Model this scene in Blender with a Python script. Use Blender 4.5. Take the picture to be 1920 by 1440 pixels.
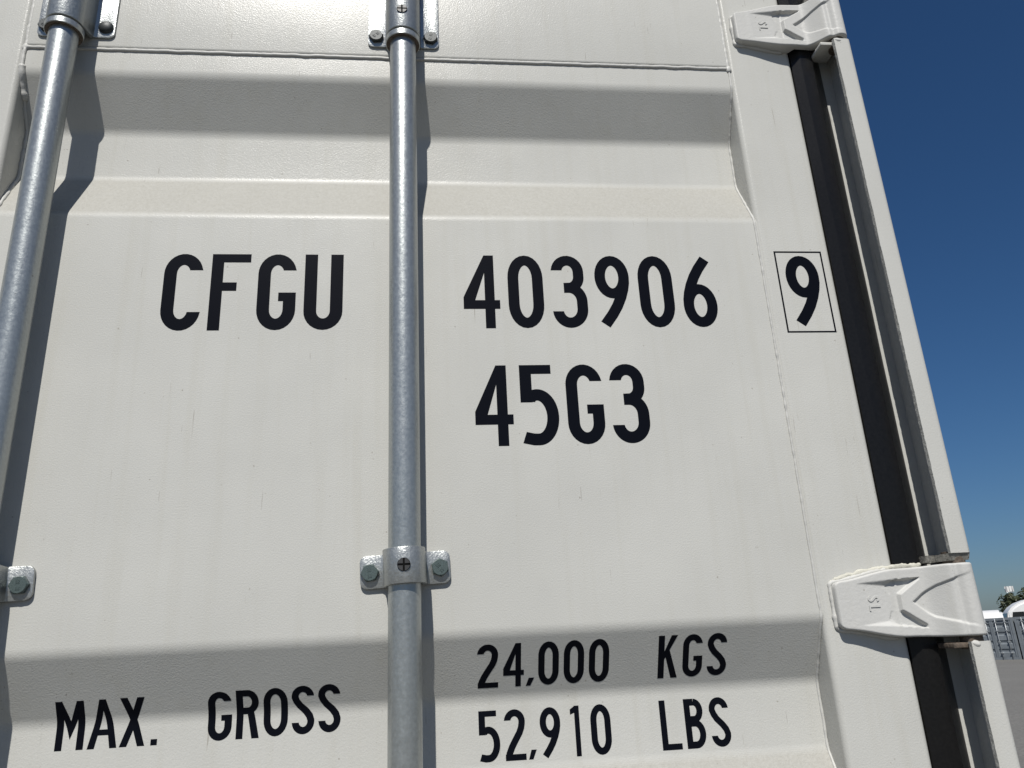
import bpy, bmesh, math, random
from mathutils import Vector, Matrix, noise
from mathutils.geometry import delaunay_2d_cdt
R = math.radians
random.seed(7)
SC = bpy.context.scene
for o in list(bpy.data.objects):
    bpy.data.objects.remove(o)

# ------------------------------------------------------------------ camera, sky, sun, exposure
CH = 1.95                                   # eye height above the yard
PITCH, YAW, ROLL = R(18.861), R(6.569), R(-2.912)
cam = bpy.data.cameras.new('camera')
cam.sensor_width = 36.0
cam.lens = 1450.0 / 1920.0 * 36.0
cam.clip_start = 0.02
cam.clip_end = 4000
co = bpy.data.objects.new('camera', cam)
SC.collection.objects.link(co)
fwd = Vector((math.cos(PITCH) * math.sin(YAW), math.cos(PITCH) * math.cos(YAW), math.sin(PITCH)))
r0 = Vector((math.cos(YAW), -math.sin(YAW), 0))
u0 = r0.cross(fwd)
rt = r0 * math.cos(ROLL) + u0 * math.sin(ROLL)
up = -r0 * math.sin(ROLL) + u0 * math.cos(ROLL)
m = Matrix((rt, up, -fwd)).transposed().to_4x4()
m.translation = Vector((0, -0.867, CH))
co.matrix_world = m
SC.camera = co

SUN_D = Vector((0.19, 1.0, -1.36)).normalized()     # direction the light travels
w = bpy.data.worlds.new('World')
SC.world = w
w.use_nodes = True
nt = w.node_tree
nt.nodes.clear()
sky = nt.nodes.new('ShaderNodeTexSky')
sky.sky_type = 'NISHITA'
sky.sun_disc = False
sky.sun_elevation = math.asin(-SUN_D.z)
sky.sun_rotation = math.atan2(-SUN_D.x, -SUN_D.y) % (2 * math.pi)
sky.altitude = 100
sky.air_density = 1.0
sky.dust_density = 0.9
sky.ozone_density = 10.0
bg = nt.nodes.new('ShaderNodeBackground')
bg.inputs['Strength'].default_value = 0.05
out = nt.nodes.new('ShaderNodeOutputWorld')
hs = nt.nodes.new('ShaderNodeHueSaturation')
hs.inputs['Saturation'].default_value = 1.10
nt.links.new(sky.outputs[0], hs.inputs['Color'])
nt.links.new(hs.outputs[0], bg.inputs[0])
nt.links.new(bg.outputs[0], out.inputs[0])

sl = bpy.data.lights.new('sun', 'SUN')
sl.energy = 5.0
sl.angle = R(0.5)
sl.color = (1.0, 0.965, 0.91)
so = bpy.data.objects.new('sun', sl)
so.rotation_euler = SUN_D.to_track_quat('-Z', 'Y').to_euler()
so.location = (-3, -12, 20)
SC.collection.objects.link(so)
SC.view_settings.view_transform = 'Standard'
SC.view_settings.look = 'None'
SC.view_settings.exposure = 0.20
SC.view_settings.gamma = 1.0
SC.view_settings.use_curve_mapping = False

# ------------------------------------------------------------------ materials
def mat(name):
    mm = bpy.data.materials.new(name)
    mm.use_nodes = True
    t = mm.node_tree
    b = t.nodes['Principled BSDF']
    return mm, t, b
def N(t, typ, **kw):
    n = t.nodes.new(typ)
    for k, v in kw.items():
        if k in n.inputs: n.inputs[k].default_value = v
        else: setattr(n, k, v)
    return n
def objco(t, scale=(1, 1, 1)):
    c = N(t, 'ShaderNodeTexCoord')
    mp = N(t, 'ShaderNodeMapping')
    mp.inputs['Scale'].default_value = scale
    t.links.new(c.outputs['Object'], mp.inputs[0])
    return mp.outputs[0]
def tnoise(t, co, scale, detail=3, rough=0.55):
    n = N(t, 'ShaderNodeTexNoise')
    n.inputs['Scale'].default_value = scale
    n.inputs['Detail'].default_value = detail
    n.inputs['Roughness'].default_value = rough
    t.links.new(co, n.inputs['Vector'])
    return n.outputs['Fac']
def ramp(t, fac, a, b, ca=(0, 0, 0, 1), cb=(1, 1, 1, 1)):
    r = N(t, 'ShaderNodeValToRGB')
    r.color_ramp.elements[0].position = a
    r.color_ramp.elements[1].position = b
    r.color_ramp.elements[0].color = ca
    r.color_ramp.elements[1].color = cb
    t.links.new(fac, r.inputs[0])
    return r.outputs[0]
def mix(t, fac, a, b, mode='MIX'):
    n = N(t, 'ShaderNodeMix', data_type='RGBA', blend_type=mode)
    for s, v in ((n.inputs[0], fac), (n.inputs[6], a), (n.inputs[7], b)):
        if isinstance(v, (tuple, list)): s.default_value = v if len(v) == 4 else (*v, 1)
        elif isinstance(v, (int, float)): s.default_value = v
        else: t.links.new(v, s)
    return n.outputs[2]
def mth(t, op, a, b=None):
    n = N(t, 'ShaderNodeMath', operation=op)
    for s, v in ((n.inputs[0], a), (n.inputs[1], b)):
        if v is None: continue
        if isinstance(v, (int, float)): s.default_value = v
        else: t.links.new(v, s)
    return n.outputs[0]
def bump(t, b, h, strength, dist, prev=None):
    n = N(t, 'ShaderNodeBump')
    n.inputs['Strength'].default_value = strength
    n.inputs['Distance'].default_value = dist
    t.links.new(h, n.inputs['Height'])
    if prev is not None: t.links.new(prev, n.inputs['Normal'])
    t.links.new(n.outputs[0], b.inputs['Normal'])
    return n.outputs[0]

def paint(name, col, rough=0.22, peel=1.0, dusty=True):
    mm, t, b = mat(name)
    oc = objco(t)
    c = mix(t, ramp(t, tnoise(t, oc, 7, 4), 0.35, 0.7), tuple(x * 0.955 for x in col), tuple(min(1, x * 1.03) for x in col))
    # faint vertical run marks left by rain
    st = tnoise(t, objco(t, (55, 55, 2.2)), 1.0, 4, 0.6)
    c = mix(t, mth(t, 'MULTIPLY', ramp(t, st, 0.50, 0.76), 0.34), c, (col[0] * 0.86, col[1] * 0.84, col[2] * 0.78))
    # pin holes and grit
    v = N(t, 'ShaderNodeTexVoronoi')
    v.inputs['Scale'].default_value = 95
    t.links.new(oc, v.inputs['Vector'])
    gate = ramp(t, tnoise(t, oc, 120, 2), 0.60, 0.64)
    sp = mth(t, 'MULTIPLY', ramp(t, v.outputs['Distance'], 0.06, 0.13, (1, 1, 1, 1), (0, 0, 0, 1)), gate)
    c = mix(t, mth(t, 'MULTIPLY', sp, 0.6), c, (0.22, 0.2, 0.17))
    hl = mth(t, 'MULTIPLY', ramp(t, tnoise(t, objco(t, (420, 420, 22)), 1.0, 1, 0.4), 0.745, 0.765), ramp(t, tnoise(t, oc, 9, 2), 0.5, 0.6))
    c = mix(t, mth(t, 'MULTIPLY', hl, 0.55), c, (0.2, 0.18, 0.15))
    ro = N(t, 'ShaderNodeValue'); ro.outputs[0].default_value = rough
    rr = mth(t, 'ADD', ro.outputs[0], mth(t, 'MULTIPLY', tnoise(t, oc, 30, 3), 0.10))
    if dusty:
        g = N(t, 'ShaderNodeNewGeometry')
        sx = N(t, 'ShaderNodeSeparateXYZ')
        t.links.new(g.outputs['True Normal'], sx.inputs[0])
        up_ = ramp(t, sx.outputs['Z'], 0.12, 0.42)
        d = mth(t, 'MULTIPLY', up_, mth(t, 'ADD', mth(t, 'MULTIPLY', ramp(t, tnoise(t, oc, 260, 4, 0.75), 0.3, 0.7), 0.35), 0.55))
        c = mix(t, d, c, (0.285, 0.278, 0.25))
        rr = mth(t, 'ADD', rr, mth(t, 'MULTIPLY', up_, 0.4))
        grit = mth(t, 'MULTIPLY', mth(t, 'MULTIPLY', up_, ramp(t, tnoise(t, oc, 420, 3, 0.6), 0.64, 0.70)), 0.3)
        c = mix(t, grit, c, (0.12, 0.11, 0.09))
    t.links.new(c, b.inputs['Base Color'])
    t.links.new(rr, b.inputs['Roughness'])
    b.inputs['IOR'].default_value = 1.5
    b.inputs['Specular IOR Level'].default_value = 0.135
    n1 = bump(t, b, tnoise(t, oc, 560, 2, 0.7), 0.44 * peel, 0.0006)
    bump(t, b, tnoise(t, oc, 5.5, 2), 0.25, 0.004, n1)
    return mm
def galv(name, base=(0.41, 0.425, 0.435), rough=0.31, spangle=0.5):
    mm, t, b = mat(name)
    oc = objco(t)
    n = tnoise(t, oc, 260, 4, 0.65)
    c = mix(t, ramp(t, n, 0.3, 0.7), tuple(x * 0.87 for x in base), tuple(min(1, x * 1.10) for x in base))
    pale = ramp(t, tnoise(t, objco(t, (110, 110, 7)), 1.0, 5, 0.72), 0.50, 0.72)
    c = mix(t, mth(t, 'MULTIPLY', pale, 0.45), c, (0.40, 0.40, 0.39))
    v = N(t, 'ShaderNodeTexVoronoi'); v.inputs['Scale'].default_value = 60
    t.links.new(oc, v.inputs['Vector'])
    spot = mth(t, 'MULTIPLY', ramp(t, v.outputs['Distance'], 0.05, 0.10, (1, 1, 1, 1), (0, 0, 0, 1)), ramp(t, tnoise(t, oc, 70, 2), 0.62, 0.66))
    c = mix(t, mth(t, 'MULTIPLY', spot, 0.6), c, (0.15, 0.14, 0.13))
    t.links.new(c, b.inputs['Base Color'])
    b.inputs['Metallic'].default_value = 0.72
    t.links.new(mth(t, 'ADD', mth(t, 'MULTIPLY', n, 0.22), rough - 0.08), b.inputs['Roughness'])
    n1 = bump(t, b, tnoise(t, oc, 380, 3, 0.65), 0.24 * spangle * 2, 0.0007)
    bump(t, b, tnoise(t, objco(t, (90, 90, 30)), 1.0, 3), 0.25, 0.0008, n1)
    return mm
def simple(name, col, rough=0.6, metal=0.0, nscale=200, var=0.25, bs=0.2, bd=0.0006, spec=0.5):
    mm, t, b = mat(name)
    oc = objco(t)
    n = tnoise(t, oc, nscale, 4, 0.6)
    c = mix(t, ramp(t, n, 0.3, 0.7), tuple(x * (1 - var) for x in col), tuple(min(1, x * (1 + var)) for x in col))
    t.links.new(c, b.inputs['Base Color'])
    b.inputs['Roughness'].default_value = rough
    b.inputs['Metallic'].default_value = metal
    b.inputs['Specular IOR Level'].default_value = spec
    if bs: bump(t, b, n, bs, bd)
    return mm

PAINT = paint('container_paint', (0.447, 0.446, 0.418))
CAST = paint('hinge_paint', (0.445, 0.444, 0.425), rough=0.40, peel=0.9, dusty=False)
WELD = paint('weld_paint', (0.455, 0.453, 0.43), rough=0.34, peel=1.0, dusty=False)
GALV = galv('galvanised_steel', base=(0.355, 0.375, 0.368), spangle=0.5)
STRAP = galv('galvanised_strap', base=(0.34, 0.354, 0.346), rough=0.34, spangle=1.3)
BOLT = simple('zinc_bolt', (0.066, 0.090, 0.088), 0.42, 0.2, 900, 0.3, 0.35)
BOLTD = simple('dark_bolt', (0.028, 0.033, 0.034), 0.5, 0.3, 900, 0.3, 0.35)
INK = simple('black_vinyl', (0.0035, 0.0042, 0.007), 0.36, 0, 700, 0.1, 0.2, 0.0004, spec=0.05)
RUB = simple('black_rubber', (0.007, 0.0068, 0.0068), 0.29, 0, 300, 0.25, 0.2, spec=0.24)
PLUG = simple('black_plastic', (0.03, 0.03, 0.03), 0.5)
HOLE_SHADE = simple('painted_hole_shade', (0.004, 0.004, 0.004), 0.8, spec=0.1)  # near-black colour stands in for the shade inside a hole
EDGE = simple('cut_plate_edge', (0.34, 0.34, 0.32), 0.55, 0.1, 420, 0.4, 0.8, 0.0012)
RAW = simple('raw_cut_steel', (0.20, 0.195, 0.175), 0.55, 0.3, 420, 0.5, 0.8, 0.0012)
RUST = simple('rusty_steel', (0.085, 0.066, 0.05), 0.8, 0.1, 300, 0.6, 0.6, 0.001)
SEAL = simple('dried_sealant', (0.44, 0.43, 0.37), 0.75, 0, 160, 0.15, 0.8, 0.0015)

# ------------------------------------------------------------------ helpers
def link(name, bm_, material, parent=None, smooth=False, autos=None):
    me = bpy.data.meshes.new(name)
    bmesh.ops.recalc_face_normals(bm_, faces=bm_.faces)
    bm_.to_mesh(me)
    bm_.free()
    me.materials.append(material)
    o = bpy.data.objects.new(name, me)
    SC.collection.objects.link(o)
    if smooth or autos:
        for p in me.polygons: p.use_smooth = True
    if autos:
        me.set_sharp_from_angle(angle=R(autos))
    if parent is not None: adopt(o, parent)
    return o
def world_of(p):
    M = p.matrix_basis.copy()
    if p.parent is not None: M = world_of(p.parent) @ p.matrix_parent_inverse @ M
    return M
def adopt(o, parent):
    o.parent = parent
    o.matrix_parent_inverse = world_of(parent).inverted()
def box(bm_, x0, x1, y0, y1, z0, z1):
    v = [bm_.verts.new(p) for p in ((x0, y0, z0), (x1, y0, z0), (x1, y1, z0), (x0, y1, z0), (x0, y0, z1), (x1, y0, z1), (x1, y1, z1), (x0, y1, z1))]
    for f in ((0, 1, 2, 3), (4, 5, 6, 7), (0, 1, 5, 4), (1, 2, 6, 5), (2, 3, 7, 6), (3, 0, 4, 7)):
        bm_.faces.new([v[i] for i in f])
def bevelled_box(x0, x1, y0, y1, z0, z1, bev=0.002, seg=2):
    b = bmesh.new()
    box(b, x0, x1, y0, y1, z0, z1)
    bmesh.ops.recalc_face_normals(b, faces=b.faces)
    bmesh.ops.bevel(b, geom=list(b.edges), offset=bev, segments=seg, profile=0.5, affect='EDGES')
    return b
def prism(bm_, pts, z0, z1, caps=True, wob=None):
    """closed XY outline swept in z"""
    a = [bm_.verts.new((x, y, z0)) for x, y in pts]
    b = [bm_.verts.new((x, y, z1)) for x, y in pts]
    n = len(pts)
    for i in range(n):
        bm_.faces.new((a[i], a[(i + 1) % n], b[(i + 1) % n], b[i]))
    if caps:
        bm_.faces.new(a); bm_.faces.new(b)
def tube(bm_, path, rad, n=8, squash=1.0):
    """bumpy tube along a list of points; rad is a function of index"""
    rings = []
    for i, p in enumerate(path):
        p = Vector(p)
        d = (Vector(path[min(i + 1, len(path) - 1)]) - Vector(path[max(i - 1, 0)])).normalized()
        a = d.cross(Vector((0, 1, 0)))
        if a.length < 1e-4: a = Vector((1, 0, 0))
        a.normalize()
        bb = d.cross(a).normalized()
        rr = rad(i)
        rings.append([bm_.verts.new(p + (a * math.cos(t) + bb * math.sin(t) * squash) * rr) for t in [2 * math.pi * k / n for k in range(n)]])
    for r1, r2 in zip(rings, rings[1:]):
        for k in range(n):
            bm_.faces.new((r1[k], r1[(k + 1) % n], r2[(k + 1) % n], r2[k]))
    bm_.faces.new(rings[0]); bm_.faces.new(rings[-1])
def round_rect(x0, x1, y0, y1, r, seg=6):
    pts = []
    for cx, cy, a0 in ((x1 - r, y1 - r, 0), (x0 + r, y1 - r, 90), (x0 + r, y0 + r, 180), (x1 - r, y0 + r, 270)):
        for k in range(seg + 1):
            a = R(a0 + 90 * k / seg)
            pts.append((cx + r * math.cos(a), cy + r * math.sin(a)))
    return pts
def bead(name, parent, p0, p1, rad, step=0.0022, seed=0, material=None, squash=0.8, amp=0.35):
    p0, p1 = Vector(p0), Vector(p1)
    n = max(4, int((p1 - p0).length / step))
    b = bmesh.new()
    path, rs = [], []
    for i in range(n + 1):
        q = p0.lerp(p1, i / n)
        k = noise.noise(Vector((i * 0.33, seed, 0))); k2 = noise.noise(Vector((i * 0.12, seed + 9, 0)))
        path.append(q + Vector((k2 * rad * 0.35 if abs((p1 - p0).z) > abs((p1 - p0).x) else 0, 0, k2 * rad * 0.35 if abs((p1 - p0).x) > abs((p1 - p0).z) else 0)))
        rs.append(rad * (1 + amp * k))
    tube(b, path, lambda i: rs[i], 8, squash)
    return link(name, b, material or WELD, parent, smooth=True)
def ztop(v): return v + CH

def thing(name, loc, label, cat, group=None):
    o = bpy.data.objects.new(name, None)
    o.location = loc
    o.empty_display_size = 0.2
    SC.collection.objects.link(o)
    o['label'] = label; o['category'] = cat
    if group: o['group'] = group
    return o
def tag(o, label, cat, group=None):
    o['label'] = label; o['category'] = cat
    if group: o['group'] = group

# ------------------------------------------------------------------ ground
gm, t, b = mat('gravel_yard')
oc = objco(t)
c = mix(t, ramp(t, tnoise(t, oc, 0.35, 6, 0.65), 0.3, 0.7), (0.128, 0.125, 0.115), (0.165, 0.161, 0.148))
c = mix(t, ramp(t, tnoise(t, oc, 14, 4, 0.7), 0.35, 0.7), c, (0.085, 0.082, 0.076))
t.links.new(c, b.inputs['Base Color'])
b.inputs['Roughness'].default_value = 0.9
bump(t, b, tnoise(t, oc, 30, 5, 0.7), 0.6, 0.02)
bm = bmesh.new()
bmesh.ops.create_grid(bm, x_segments=2, y_segments=2, size=1500)
g = link('ground', bm, gm)
g['kind'] = 'structure'

# ------------------------------------------------------------------ the container
LX0, LX1 = -0.5165, 0.4365          # panel between the two upright frame tubes
FRL, FRR = -0.6115, 0.5320          # outer sides of the leaf
DEP = 0.0365
TOPZ, BOTZ = ztop(0.7715), ztop(-1.70)
root = thing('shipping_container', ((-0.617), 0.0, 0.0), 'white shipping container seen close at its galvanised rod door', 'container')

# --- corrugated door panel, profile with rolled folds
folds = []
for k in range(4):
    z0 = 0.735 - 0.7185 * k
    folds += [(0, z0), (DEP, z0 - 0.067), (DEP, z0 - 0.1375), (0, z0 - 0.2095)]
sharp = [(0.0, 1.2)] + folds + [(0.0, -1.70)]
def round_poly(pts, r, seg=7):
    o = [pts[0]]
    for i in range(1, len(pts) - 1):
        a, p, c_ = Vector(pts[i - 1]), Vector(pts[i]), Vector(pts[i + 1])
        d1, d2 = (p - a).normalized(), (c_ - p).normalized()
        th = d1.angle(d2)
        tl = r * math.tan(th / 2)
        s_, e_ = p - d1 * tl, p + d2 * tl
        for k in range(seg + 1):
            u = k / seg
            q = s_ * (1 - u) ** 2 + p * 2 * u * (1 - u) + e_ * u * u
            o.append((q.x, q.y))
    o.append(pts[-1])
    return o
PROF = round_poly(sharp, 0.028)
PS = [0.0]
for a, b_ in zip(PROF, PROF[1:]):
    PS.append(PS[-1] + math.hypot(b_[0] - a[0], b_[1] - a[1]))
def on_profile(s, off):
    """arc length down the panel -> y, z a little proud of the skin"""
    for i in range(len(PS) - 1):
        if s <= PS[i + 1] or i == len(PS) - 2:
            a, c_ = PROF[i], PROF[i + 1]
            u = (s - PS[i]) / (PS[i + 1] - PS[i])
            dy, dz = c_[0] - a[0], c_[1] - a[1]
            L = math.hypot(dy, dz)
            ny, nz = dz / L, -dy / L
            return a[0] + dy * u + ny * off, ztop(a[1] + dz * u) + nz * off
panel_prof = [(0.0, 0.7715)] + [p for p in PROF[1:]]
def panel_mesh(x0, x1):
    b = bmesh.new()
    nx = 24
    rows = []
    for y, z in panel_prof:
        rows.append([b.verts.new((x0 + (x1 - x0) * i / nx, y, ztop(z))) for i in range(nx + 1)])
    for ra, rb in zip(rows, rows[1:]):
        for i in range(nx):
            b.faces.new((ra[i], ra[i + 1], rb[i + 1], rb[i]))
    return b
panel = link('door_panel', panel_mesh(LX0 - 0.004, LX1 + 0.004), PAINT, root, smooth=True)
panel['label'] = 'white corrugated steel door skin with black lettering'

# --- frame tubes
def upright(name, x0, x1, z0, z1, y0=-0.0015, y1=0.048, r=0.007):
    b = bmesh.new()
    prism(b, round_rect(x0, x1, y0, y1, r), z0, z1)
    return link(name, b, PAINT, root, autos=40)
frame_r = upright('frame_tube', LX1, FRR, ztop(-1.8), ztop(0.935))
frame_r['label'] = 'upright edge tube of the door beside the black seal'
frame_l = upright('frame_tube', FRL, LX0, ztop(-1.8), ztop(0.935))
frame_l['label'] = 'upright edge tube of the door behind the outer lock rod'
b = bmesh.new()
pts = round_rect(-0.0012, 0.048, ztop(0.7735), ztop(0.935), 0.005)
A = [b.verts.new((LX0 + 0.001, y, z)) for y, z in pts]; B = [b.verts.new((LX1 - 0.001, y, z)) for y, z in pts]
for i in range(len(pts)):
    b.faces.new((A[i], A[(i + 1) % len(pts)], B[(i + 1) % len(pts)], B[i]))
b.faces.new(A); b.faces.new(B)
link('top_rail', b, PAINT, root, autos=40)
bx = bevelled_box(LX0 + 0.001, LX1 - 0.001, -0.0012, 0.048, ztop(-1.8), ztop(-1.703), 0.004)
link('bottom_rail', bx, PAINT, root, autos=40)

# --- weld beads
bead('weld_bead', root, (LX0 + 0.001, -0.0005, ztop(0.7718)), (LX1 - 0.003, -0.0005, ztop(0.7718)), 0.0026, seed=1, amp=0.16)
bead('weld_bead', root, (LX1 - 0.001, 0.0005, ztop(0.773)), (LX1 - 0.001, 0.0005, ztop(0.934)), 0.0028, seed=2, amp=0.25)
bead('weld_bead', root, (LX0 + 0.001, 0.0005, ztop(0.773)), (LX0 + 0.001, 0.0005, ztop(0.934)), 0.0028, seed=3, amp=0.25)
def profile_bead(x, z_hi, z_lo, rad, seed):
    b = bmesh.new()
    path, rs = [], []
    s = 1.2 - z_hi
    i = 0
    while True:
        y, z = on_profile(s, 0.0002)
        if z < ztop(z_lo): break
        k = noise.noise(Vector((i * 0.3, seed, 3.1)))
        path.append((x + 0.25 * rad * noise.noise(Vector((i * 0.1, seed, 8))), y, z)); rs.append(rad * (1 + 0.4 * k)); s += 0.0025; i += 1
    tube(b, path, lambda j: rs[j], 7)
    return link('weld_bead', b, WELD, root, smooth=True)
profile_bead(LX1 - 0.0012, 0.770, -0.75, 0.0017, 4)
profile_bead(LX0 + 0.0012, 0.770, -0.75, 0.0026, 5)
profile_bead(LX0 + 0.0015, 0.742, 0.700, 0.0044, 15)
# lumpy drip where the welds meet
for (x, z, r_) in ((LX1 - 0.001, 0.771, 0.0048), (LX0 + 0.001, 0.7715, 0.0046)):
    b = bmesh.new()
    bmesh.ops.create_icosphere(b, subdivisions=2, radius=r_)
    yy = on_profile(1.2 - z, 0)[0] if z < 0.735 else 0
    for v in b.verts:
        v.co *= 1 + 0.35 * noise.noise(v.co * 400 + Vector((z * 50, 0, 0)))
        v.co.y *= 0.6; v.co.z *= 1.25
        v.co += Vector((x, yy, ztop(z)))
    link('weld_lump', b, WELD, root, smooth=True)

# ------------------------------------------------------------------ lettering (stroke glyphs in a 1-high box)
def arc(cx, cy, rx, ry, a0, a1, n=14):
    return [(cx + rx * math.cos(R(a0 + (a1 - a0) * k / n)), cy + ry * math.sin(R(a0 + (a1 - a0) * k / n))) for k in range(n + 1)]
def stroke(pts, t, closed=False, cap0=None, cap1=None):
    """list of quads for a constant-width stroke"""
    n = len(pts)
    L, Rr = [], []
    for i, p in enumerate(pts):
        p = Vector(p)
        if closed: a, c_ = Vector(pts[i - 1]), Vector(pts[(i + 1) % n])
        else: a, c_ = Vector(pts[max(i - 1, 0)]), Vector(pts[min(i + 1, n - 1)])
        d1 = (p - a); d2 = (c_ - p)
        if d1.length < 1e-9: d1 = d2
        if d2.length < 1e-9: d2 = d1
        d1.normalize(); d2.normalize()
        nn = Vector((-(d1 + d2).y, (d1 + d2).x)).normalized()
        k = max(0.5, nn.dot(Vector((-d1.y, d1.x))))
        w_ = t / 2 / k
        if i == 0 and cap0 and not closed:
            c0 = Vector(cap0).normalized(); nn = c0 if c0.dot(nn) > 0 else -c0; w_ = t / 2 / max(0.4, abs(nn.dot(Vector((-d2.y, d2.x)))))
        if i == n - 1 and cap1 and not closed:
            c0 = Vector(cap1).normalized(); nn = c0 if c0.dot(nn) > 0 else -c0; w_ = t / 2 / max(0.4, abs(nn.dot(Vector((-d1.y, d1.x)))))
        L.append(p + nn * w_); Rr.append(p - nn * w_)
    q = []
    for i in range(n if closed else n - 1):
        j = (i + 1) % n
        q.append([tuple(L[i]), tuple(L[j]), tuple(Rr[j]), tuple(Rr[i])])
    return q
def rect(x0, y0, x1, y1): return [[(x0, y0), (x1, y0), (x1, y1), (x0, y1)]]
def poly(*p): return [list(p)]
def glyph(ch, t=0.138):
    h = t / 2
    W = 0.45
    H = (1, 0)
    l, r_, cx = h, W - h, W / 2
    a = cx - h
    if ch in '0O':
        W = 0.45 if ch == '0' else 0.49
        l, r_, cx = h, W - h, W / 2; a = cx - h
        ry = 0.25
        return stroke(arc(cx, 1 - h - ry, a, ry, 0, 180) + arc(cx, h + ry, a, ry, 180, 360), t, True), W
    if ch == 'C':
        ry = 0.19
        return stroke(arc(cx, 1 - h - ry, a, ry, 14, 180) + arc(cx, h + ry, a, ry, 180, 352), t, False, H, H), W
    if ch == 'G':
        ry = 0.19
        return stroke(arc(cx, 1 - h - ry, a, ry, 14, 180) + arc(cx, h + ry, a, ry, 180, 360) + [(r_, 0.43)], t, False, H, H) + rect(0.245, 0.374, W, 0.488), W
    if ch == 'U':
        ry = 0.17
        return stroke([(l, 1), (l, h + ry + 0.02)] + arc(cx, h + ry, a, ry, 180, 360) + [(r_, h + ry + 0.02), (r_, 1)], t, False, H, H), W
    if ch == 'F':
        return rect(0, 0, 0.138, 1) + rect(0, 0.888, W, 1) + rect(0, 0.51, 0.30, 0.622), W
    if ch == 'L':
        return rect(0, 0, t, 1) + rect(0, 0, W, 0.122), W
    if ch == '4':
        s = t / 0.138
        return rect(0.385 - 0.12 * s, 0, 0.385, 1) + rect(0, 0.26, W, 0.26 + 0.118 * s) + poly((0, 0.30), (0.0, 0.42), (0.385 - 0.12 * s, 1), (0.30, 1), (0.30, 0.80), (0.385 - 0.12 * s, 0.755), (0.118 * s, 0.30)), W
    if ch == '3':
        b1 = stroke(arc(0.212, 1 - h - 0.16, 0.143, 0.16, 172, 0) + arc(0.21, 0.70, 0.145, 0.155, 0, -75) + [(0.155, 0.547)], t, False, H, (0, 1))
        b2 = stroke([(0.155, 0.547)] + arc(0.215, 0.36, 0.166, 0.187, 90, 0) + arc(0.215, h + 0.19, 0.166, 0.19, 0, -90) + arc(0.215, h + 0.17, 0.150, 0.17, -97, -175), t, False, (0, 1), H)
        return b1 + b2, W
    if ch in '96':
        q = stroke(arc(0.225, 0.70, a, 0.30 - h, 0, 360, 32)[:-1], t, True)
        q += stroke([(W - h, 0.70), (W - h - 0.004, 0.62), (W - h - 0.022, 0.53), (W - h - 0.058, 0.42), (0.265, 0.295), (0.195, 0.18), (0.092, 0.042)], t)
        if ch == '6': q = [[(W - x, 1 - y) for x, y in f] for f in q]
        return q, W
    if ch == '5':
        return rect(0, 0.885, 0.385, 1) + rect(0, 0.527, t, 1) + rect(0, 0.530, 0.178, 0.625) + stroke(arc(0.20, 0.345, 0.181, 0.275, 107, -90, 26) + [(0.14, h), (0.03, h + 0.025)], t, False, None, (0.35, 1)), W
    if ch == '2':
        return stroke(arc(0.222, 1 - h - 0.17, 0.157, 0.17, 172, 0) + [(0.376, 0.715), (0.36, 0.63), (0.318, 0.53), (0.225, 0.385), (0.15, 0.26), (0.095, 0.14), (0.075, 0.06)], t, False, H, H) + rect(0.008, 0, W, 0.122), W
    if ch == '1':
        return rect(0.092, 0, 0.2, 1) + poly((0, 0.825), (0.11, 0.865), (0.11, 1), (0.0, 0.93)), 0.2
    if ch == 'M':
        W = 0.55
        return poly((0, 0), (0.0, 1), (t, 1), (t, 0)) + poly((W - t, 0), (W - t, 1), (W, 1), (W, 0)) + poly((0.0, 1), (0.135, 1), (W / 2 + 0.0, 0.56), (W / 2, 0.20)) + poly((W, 1), (W / 2, 0.20), (W / 2, 0.56), (W - 0.135, 1)), W
    if ch == 'A':
        W = 0.58
        return poly((0, 0), (0.14, 0), (0.34, 1), (0.225, 1)) + poly((W, 0), (W - 0.14, 0), (0.24, 1), (0.355, 1)) + rect(0.14, 0.25, 0.44, 0.36), W
    if ch == 'X':
        W = 0.5
        return poly((0, 0), (0.145, 0), (0.49, 1), (0.345, 1)) + poly((W, 0), (0.355, 0), (0.01, 1), (0.155, 1)), W
    if ch == 'K':
        W = 0.44
        return rect(0, 0, t, 1) + poly((t - 0.02, 0.40), (t - 0.02, 0.58), (0.29, 1), (0.43, 1)) + poly((0.295, 0), (W, 0), (0.255, 0.66), (0.16, 0.52)), W
    if ch == 'R':
        W = 0.47
        return rect(0, 0, t, 1) + stroke([(0.06, 1 - h), (0.22, 1 - h)] + arc(0.23, 0.735, W - 0.23 - h - 0.015, 0.265 - h, 90, -90) + [(0.06, 0.47 + h)], t) + poly((0.32, 0), (W, 0), (0.345, 0.55), (0.205, 0.55)), W
    if ch == 'B':
        return rect(0, 0, t, 1) + stroke([(0.06, 1 - h), (0.22, 1 - h)] + arc(0.22, 0.755, W - 0.22 - h - 0.025, 0.245 - h, 90, -90) + [(0.06, 0.51 + h)], t) + stroke([(0.06, 0.575 - h), (0.22, 0.575 - h)] + arc(0.22, 0.2875, W - 0.22 - h, 0.2875 - h, 90, -90) + [(0.06, h)], t), W
    if ch == 'S':
        return stroke(arc(0.225, 1 - h - 0.17, a, 0.17, 5, 180) + [(l, 0.745), (l + 0.03, 0.66), (0.16, 0.565), (0.28, 0.445), (r_ - 0.03, 0.35), (r_, 0.26)] + arc(0.225, h + 0.17, a, 0.17, 0, -175), t, False, H, H), W
    if ch == '8':
        return stroke(arc(0.225, 0.745, a * 0.92, 0.255 - h, 0, 360, 20)[:-1], t, True) + stroke(arc(0.225, 0.29, a, 0.29 - h, 0, 360, 20)[:-1], t, True), W
    if ch == '.': return rect(0, 0, 0.13, 0.115), 0.13
    if ch == ',': return poly((0, 0), (0.10, 0), (0.185, 0.185), (0.065, 0.185)), 0.185
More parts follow.
